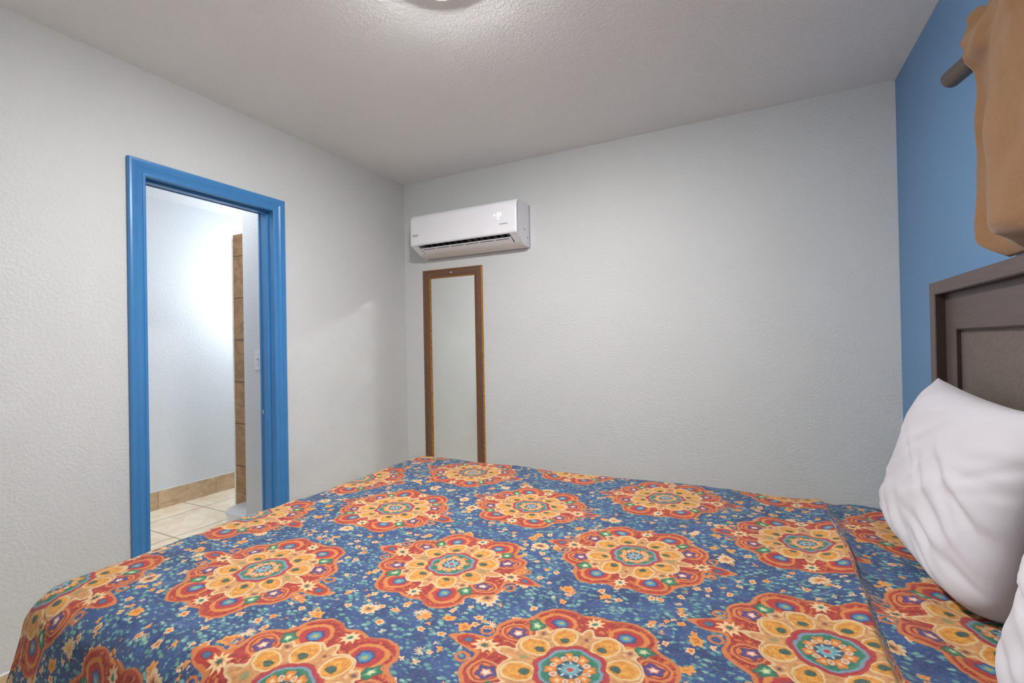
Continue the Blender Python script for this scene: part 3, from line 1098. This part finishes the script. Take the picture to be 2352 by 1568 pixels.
def surf(u, v):
    """u, v: flat cloth coordinates in metres -> world point"""
    cx = max(BX0+.03, min(u, 9))
    cy = max(BY0+.06, min(v, BY1-.03))
    ex, ey = u-cx, v-cy
    L = math.hypot(ex, ey)
    z = BZ
    x, y = cx, cy
    if L > 1e-9:
        dx, dy = ex/L, ey/L
        r = .095
        if L < r*PI/2:
            out, drop = r*math.sin(L/r), r*(1-math.cos(L/r))
        else:
            s = L-r*PI/2
            out, drop = r+s*.20, r+s*.97
        corner = min(1, abs(dx*dy)*2)
        fold = .016*math.sin((math.atan2(dy, dx))*9+1)*min(1, drop/.25)*corner
        fold += .010*math.sin((u if abs(dy) > abs(dx) else v)*17)*min(1, drop/.3)
        out += fold
        x += dx*out
        y += dy*out
        z -= drop
    # soft crown and gentle puffiness
    inx = min(1, max(0, (u-BX0)/.35))
    iny = min(1, max(0, min(v-BY0, BY1-v)/.35))
    z += .006*inx*iny
    q = Vector((u*3.1, v*3.1, 1.7))
    z += .008*mn.noise(q) + .0035*mn.noise(q*4.1)*1.2
    x += .003*mn.noise(q*2.3+Vector((5, 0, 0)))
    y += .003*mn.noise(q*2.3+Vector((0, 5, 0)))
    # raised lip of the fold, and the lower cloth tucked beyond it
    fx = XS+.012*math.sin(v*5+1)
    d = u-fx
    lip = (.015 + .004*math.sin(v*9)) * min(1, max(.55, (BY1+.02-v)/.10))
    if d < 0:
        z += lip*math.exp(-(d/.05)**2)
    else:
        z += lip*math.exp(-(d/.010)**2)*1.0 + .004*math.exp(-((d-.09)/.04)**2)
        z -= .008*min(1, d/.05)
        # slanting creases on the tucked side
        z += .005*math.sin((v*1.0+u*1.4)*26)*math.exp(-((d-.1)/.09)**2)*(.5+.5*math.sin(v*7))
    return Vector((x, y, max(z, .02)))


bm = bmesh.new()
uvl = bm.loops.layers.uv.new('cloth')
us, vs_ = [], []
u0, u1 = BX0+.03-.56, BX1-.014
v0, v1 = BY0+.06-.56, BY1-.03+.56
step = .012
nu, nv = int((u1-u0)/step), int((v1-v0)/step)
ulist = [u0+(u1-u0)*i/nu for i in range(nu+1)]
# finer columns at the fold
ulist = sorted(set([round(q, 5) for q in ulist] + [round(XS-.024+.003*i, 5) for i in range(24)]))
vlist = [v0+(v1-v0)*i/nv for i in range(nv+1)]
grid = {}
LIM = .56
for i, u in enumerate(ulist):
    for j, v in enumerate(vlist):
        ex = max(0, BX0+.03-u)
        ey = max(0, BY0+.06-v, v-(BY1-.03))
        if math.hypot(ex, ey) <= LIM+1e-6:
            grid[(i, j)] = bm.verts.new(surf(u, v))
uvv = {}
for (i, j), vt in grid.items():
    a, b = warp(ulist[i], vlist[j])
    if ulist[i] > XS:
        a += .115*min(1, (ulist[i]-XS)/.012)
        b += .05
    uvv[vt] = (a, b)
for i in range(len(ulist)-1):
    for j in range(len(vlist)-1):
        ks = [(i, j), (i+1, j), (i+1, j+1), (i, j+1)]
        if all(k in grid for k in ks):
            f = bm.faces.new([grid[k] for k in ks])
            for lp in f.loops:
                lp[uvl].uv = uvv[lp.vert]
            f.smooth = True
com = obj('comforter', bm, M['comforter'], None, True)
sol = com.modifiers.new('thickness', 'SOLIDIFY')
sol.thickness = .010
sol.offset = -1
tag(com, 'blue comforter printed with orange medallions spread over the bed', 'comforter')


# ---------------------------------------------------------------- pillows
def pillow(name, label, ctr, half, M3, seed, group):
    """cushion with pinched corners; local x: width, y: height, z: thickness"""
    hw_, hh_, ht = half
    bm = bmesh.new()
    N = 90
    K = 64
    rnd = random.Random(seed)
    off = Vector((rnd.random()*9, rnd.random()*9, rnd.random()*9))

    def pt(s, t, side):
        a, b = s, t
        # outline pulls in between the corners
        inx = 1 - .06*(1-abs(b)**2.2)*abs(a)**6
        iny = 1-.09*(1-abs(a)**2.2)*abs(b)**6
        x = a*hw_*inx
        y = b*hh_*iny
        pf = max(0, (1-abs(a)**2.8))**.48 * max(0, (1-abs(b)**(2.6 if b > 0 else 2.6+b*b*6.0)))**.46
        z = ht*pf*(1-.16*b)
        if b < 0:
            x *= 1-.13*abs(a)**4*b**6
            y *= 1-.09*abs(a)**6*b**4
        # wrinkles: long creases running from the lower corner and along the ends
        w = Vector((x*2.6+y*1.2, y*6.5-x*2.2, side*2.0))+off
        r = mn.noise(w*.8)*.012 + (1-abs(mn.noise(w*1.7))*2)*.006 + mn.noise(w*4.2)*.002
        r *= min(1, (1-abs(a))*4, (1-abs(b))*4)
        # sharp diagonal creases
        for k_, (cx_, cy_, ang_, ln_, am_) in enumerate(creases):
            ca, sa = math.cos(ang_), math.sin(ang_)
            lx, ly = (x-cx_)*ca+(y-cy_)*sa, -(x-cx_)*sa+(y-cy_)*ca
            ly += .05*lx*lx/ln_
            r -= am_*math.exp(-(ly/.010)**2)*math.exp(-(lx/ln_)**2)
            r += am_*.6*math.exp(-((ly-.022)/.016)**2)*math.exp(-(lx/ln_)**2)
        z += r*min(1, pf*2.2)
        return Vector((x, y, side*z))
    creases = [(rnd.uniform(-.9, .9)*hw_, rnd.uniform(-.95, .1)*hh_, rnd.uniform(-.55, -.15), rnd.uniform(.08, .20), rnd.uniform(.003, .008))
               for _ in range(20)]
    creases += [(rnd.uniform(-.9, .9)*hw_, rnd.uniform(.1, .9)*hh_, rnd.uniform(.1, .6), rnd.uniform(.06, .14), rnd.uniform(.002, .005))
                for _ in range(8)]
    front = {}
    back = {}

    def sp(i, n_):
        q = -1+2*i/n_
        return math.sin(q*PI/2)*.55+q*.45
    for i in range(N+1):
        for j in range(K+1):
            s, t = sp(i, N), sp(j, K)
            front[i, j] = bm.verts.new(pt(s, t, 1))
            if 0 < i < N and 0 < j < K:
                back[i, j] = bm.verts.new(pt(s, t, -1))
            else:
                back[i, j] = front[i, j]
    for i in range(N):
        for j in range(K):
            for g in (front, back):
                q = [g[i, j], g[i+1, j], g[i+1, j+1], g[i, j+1]]
                if len(set(q)) == 4:
                    try:
                        bm.faces.new(q)
                    except ValueError:
                        pass
    bmesh.ops.transform(bm, matrix=Matrix.Translation(ctr) @ M3, verts=bm.verts[:])
    o = obj(name, bm, M['cotton'], None, True)
    # piped seam at the opening end stays part of the case surface
    tag(o, label, 'pillow', group)
    return o


def orient(lean, yaw, roll=0):
    """local x -> -Y (along headboard), y -> up, z -> -X (towards the foot)"""
    base = Matrix(((0, 0, -1), (-1, 0, 0), (0, 1, 0))).to_4x4()
    return Matrix.Rotation(yaw, 4, 'Z') @ Matrix.Rotation(lean, 4, 'Y') @ Matrix.Rotation(roll, 4, 'X') @ base


pillow('pillow', 'white plump pillow nearest the grey back wall leaning against the brown headboard',
       (2.780, -1.158, .865), (.366, .232, .101), orient(math.radians(13), math.radians(0), math.radians(2)), 4, 'bed pillows')
pillow('pillow', 'white pillow cut by the right edge of the picture beside the plump one',
       (2.752, -2.05, .870), (.37, .225, .105), orient(math.radians(14), math.radians(0), math.radians(-1)), 11, 'bed pillows')

# ---------------------------------------------------------------- curtain and rod
rod = thing('curtain_rod', 'dark bronze curtain rod holding the tan curtain on the blue wall', 'curtain rod', (2.86, -1.6, 1.98))
bm = bmesh.new()
path = [(2.842, -.943, 2.0), (2.848, -.975, 2.0), (2.857, -1.02, 2.0), (2.860, -1.10, 2.0), (2.860, -2.50, 2.0), (2.842, -2.66, 2.0)]
tube(bm, path, .026, 24)
keep(obj('pole', bm, M['bronze'], None, True, 50), rod)
for by in (-1.16, -2.42):
    bm = bmesh.new()
    box(bm, (2.884, by-.008, 1.985), (W, by+.008, 2.015), .002)
    box(bm, (2.915, by-.02, 1.96), (W, by+.02, 2.04), .002)
    keep(obj('wall_bracket', bm, M['bronze']), rod)

bm = bmesh.new()
ny, nz = 260, 90
zt, zb = 2.085, 1.431
rows = []
for j in range(nz+1):
    t = j/nz                      # 0 top .. 1 bottom
    z = zt+(zb-zt)*t
    row = []
    for i in range(ny+1):
        s = i/ny
        edge = 1.092 + .008*math.sin(t*5.0+1) + .16*max(0, t-.6)**1.5 + .055*max(0, t-.93)/.07 + .012*math.sin(t*60)*(t < .14)
        y = -edge - s*(1.52)
        amp = .018+.010*t
        ph = s*25+1.6*math.sin(s*9)+.5*math.sin(t*4)
        x = 2.828 + amp*.8*math.sin(ph) + .012*math.sin(ph*.43+2*t)
        pinch = math.exp(-((z-1.98)/.02)**2)
        x = x*(1-.0*pinch)
        x = min(x, 2.905)
        # pocket around the rod
        kp = math.exp(-((z-2.0)/.045)**4)
        x = x*(1-kp)+kp*(2.820+.005*math.sin(ph*2))
        z2 = z
        if t < .16:
            z2 += .010*math.sin(s*90)*(1-t/.16)
        if t > .85:
            z2 += .003*math.sin(s*13)*(t-.85)/.15
        q = Vector((s*20, t*5, 2.2))
        x += .012*mn.noise(q)
        hem = max(0, (t-.90)/.10)
        x = x*(1-hem**2)+(2.876+.004*math.sin(ph))*hem**2
        row.append(bm.verts.new((min(x, 2.905), y, z2)))
    rows.append(row)
for j in range(nz):
    for i in range(ny):
        bm.faces.new((rows[j][i], rows[j][i+1], rows[j+1][i+1], rows[j+1][i]))
cu = obj('curtain', bm, M['curtain'], None, True)
so = cu.modifiers.new('thickness', 'SOLIDIFY')
so.thickness = .003
so.offset = 0
tag(cu, 'short tan gathered curtain hanging from the rod above the headboard', 'curtain')
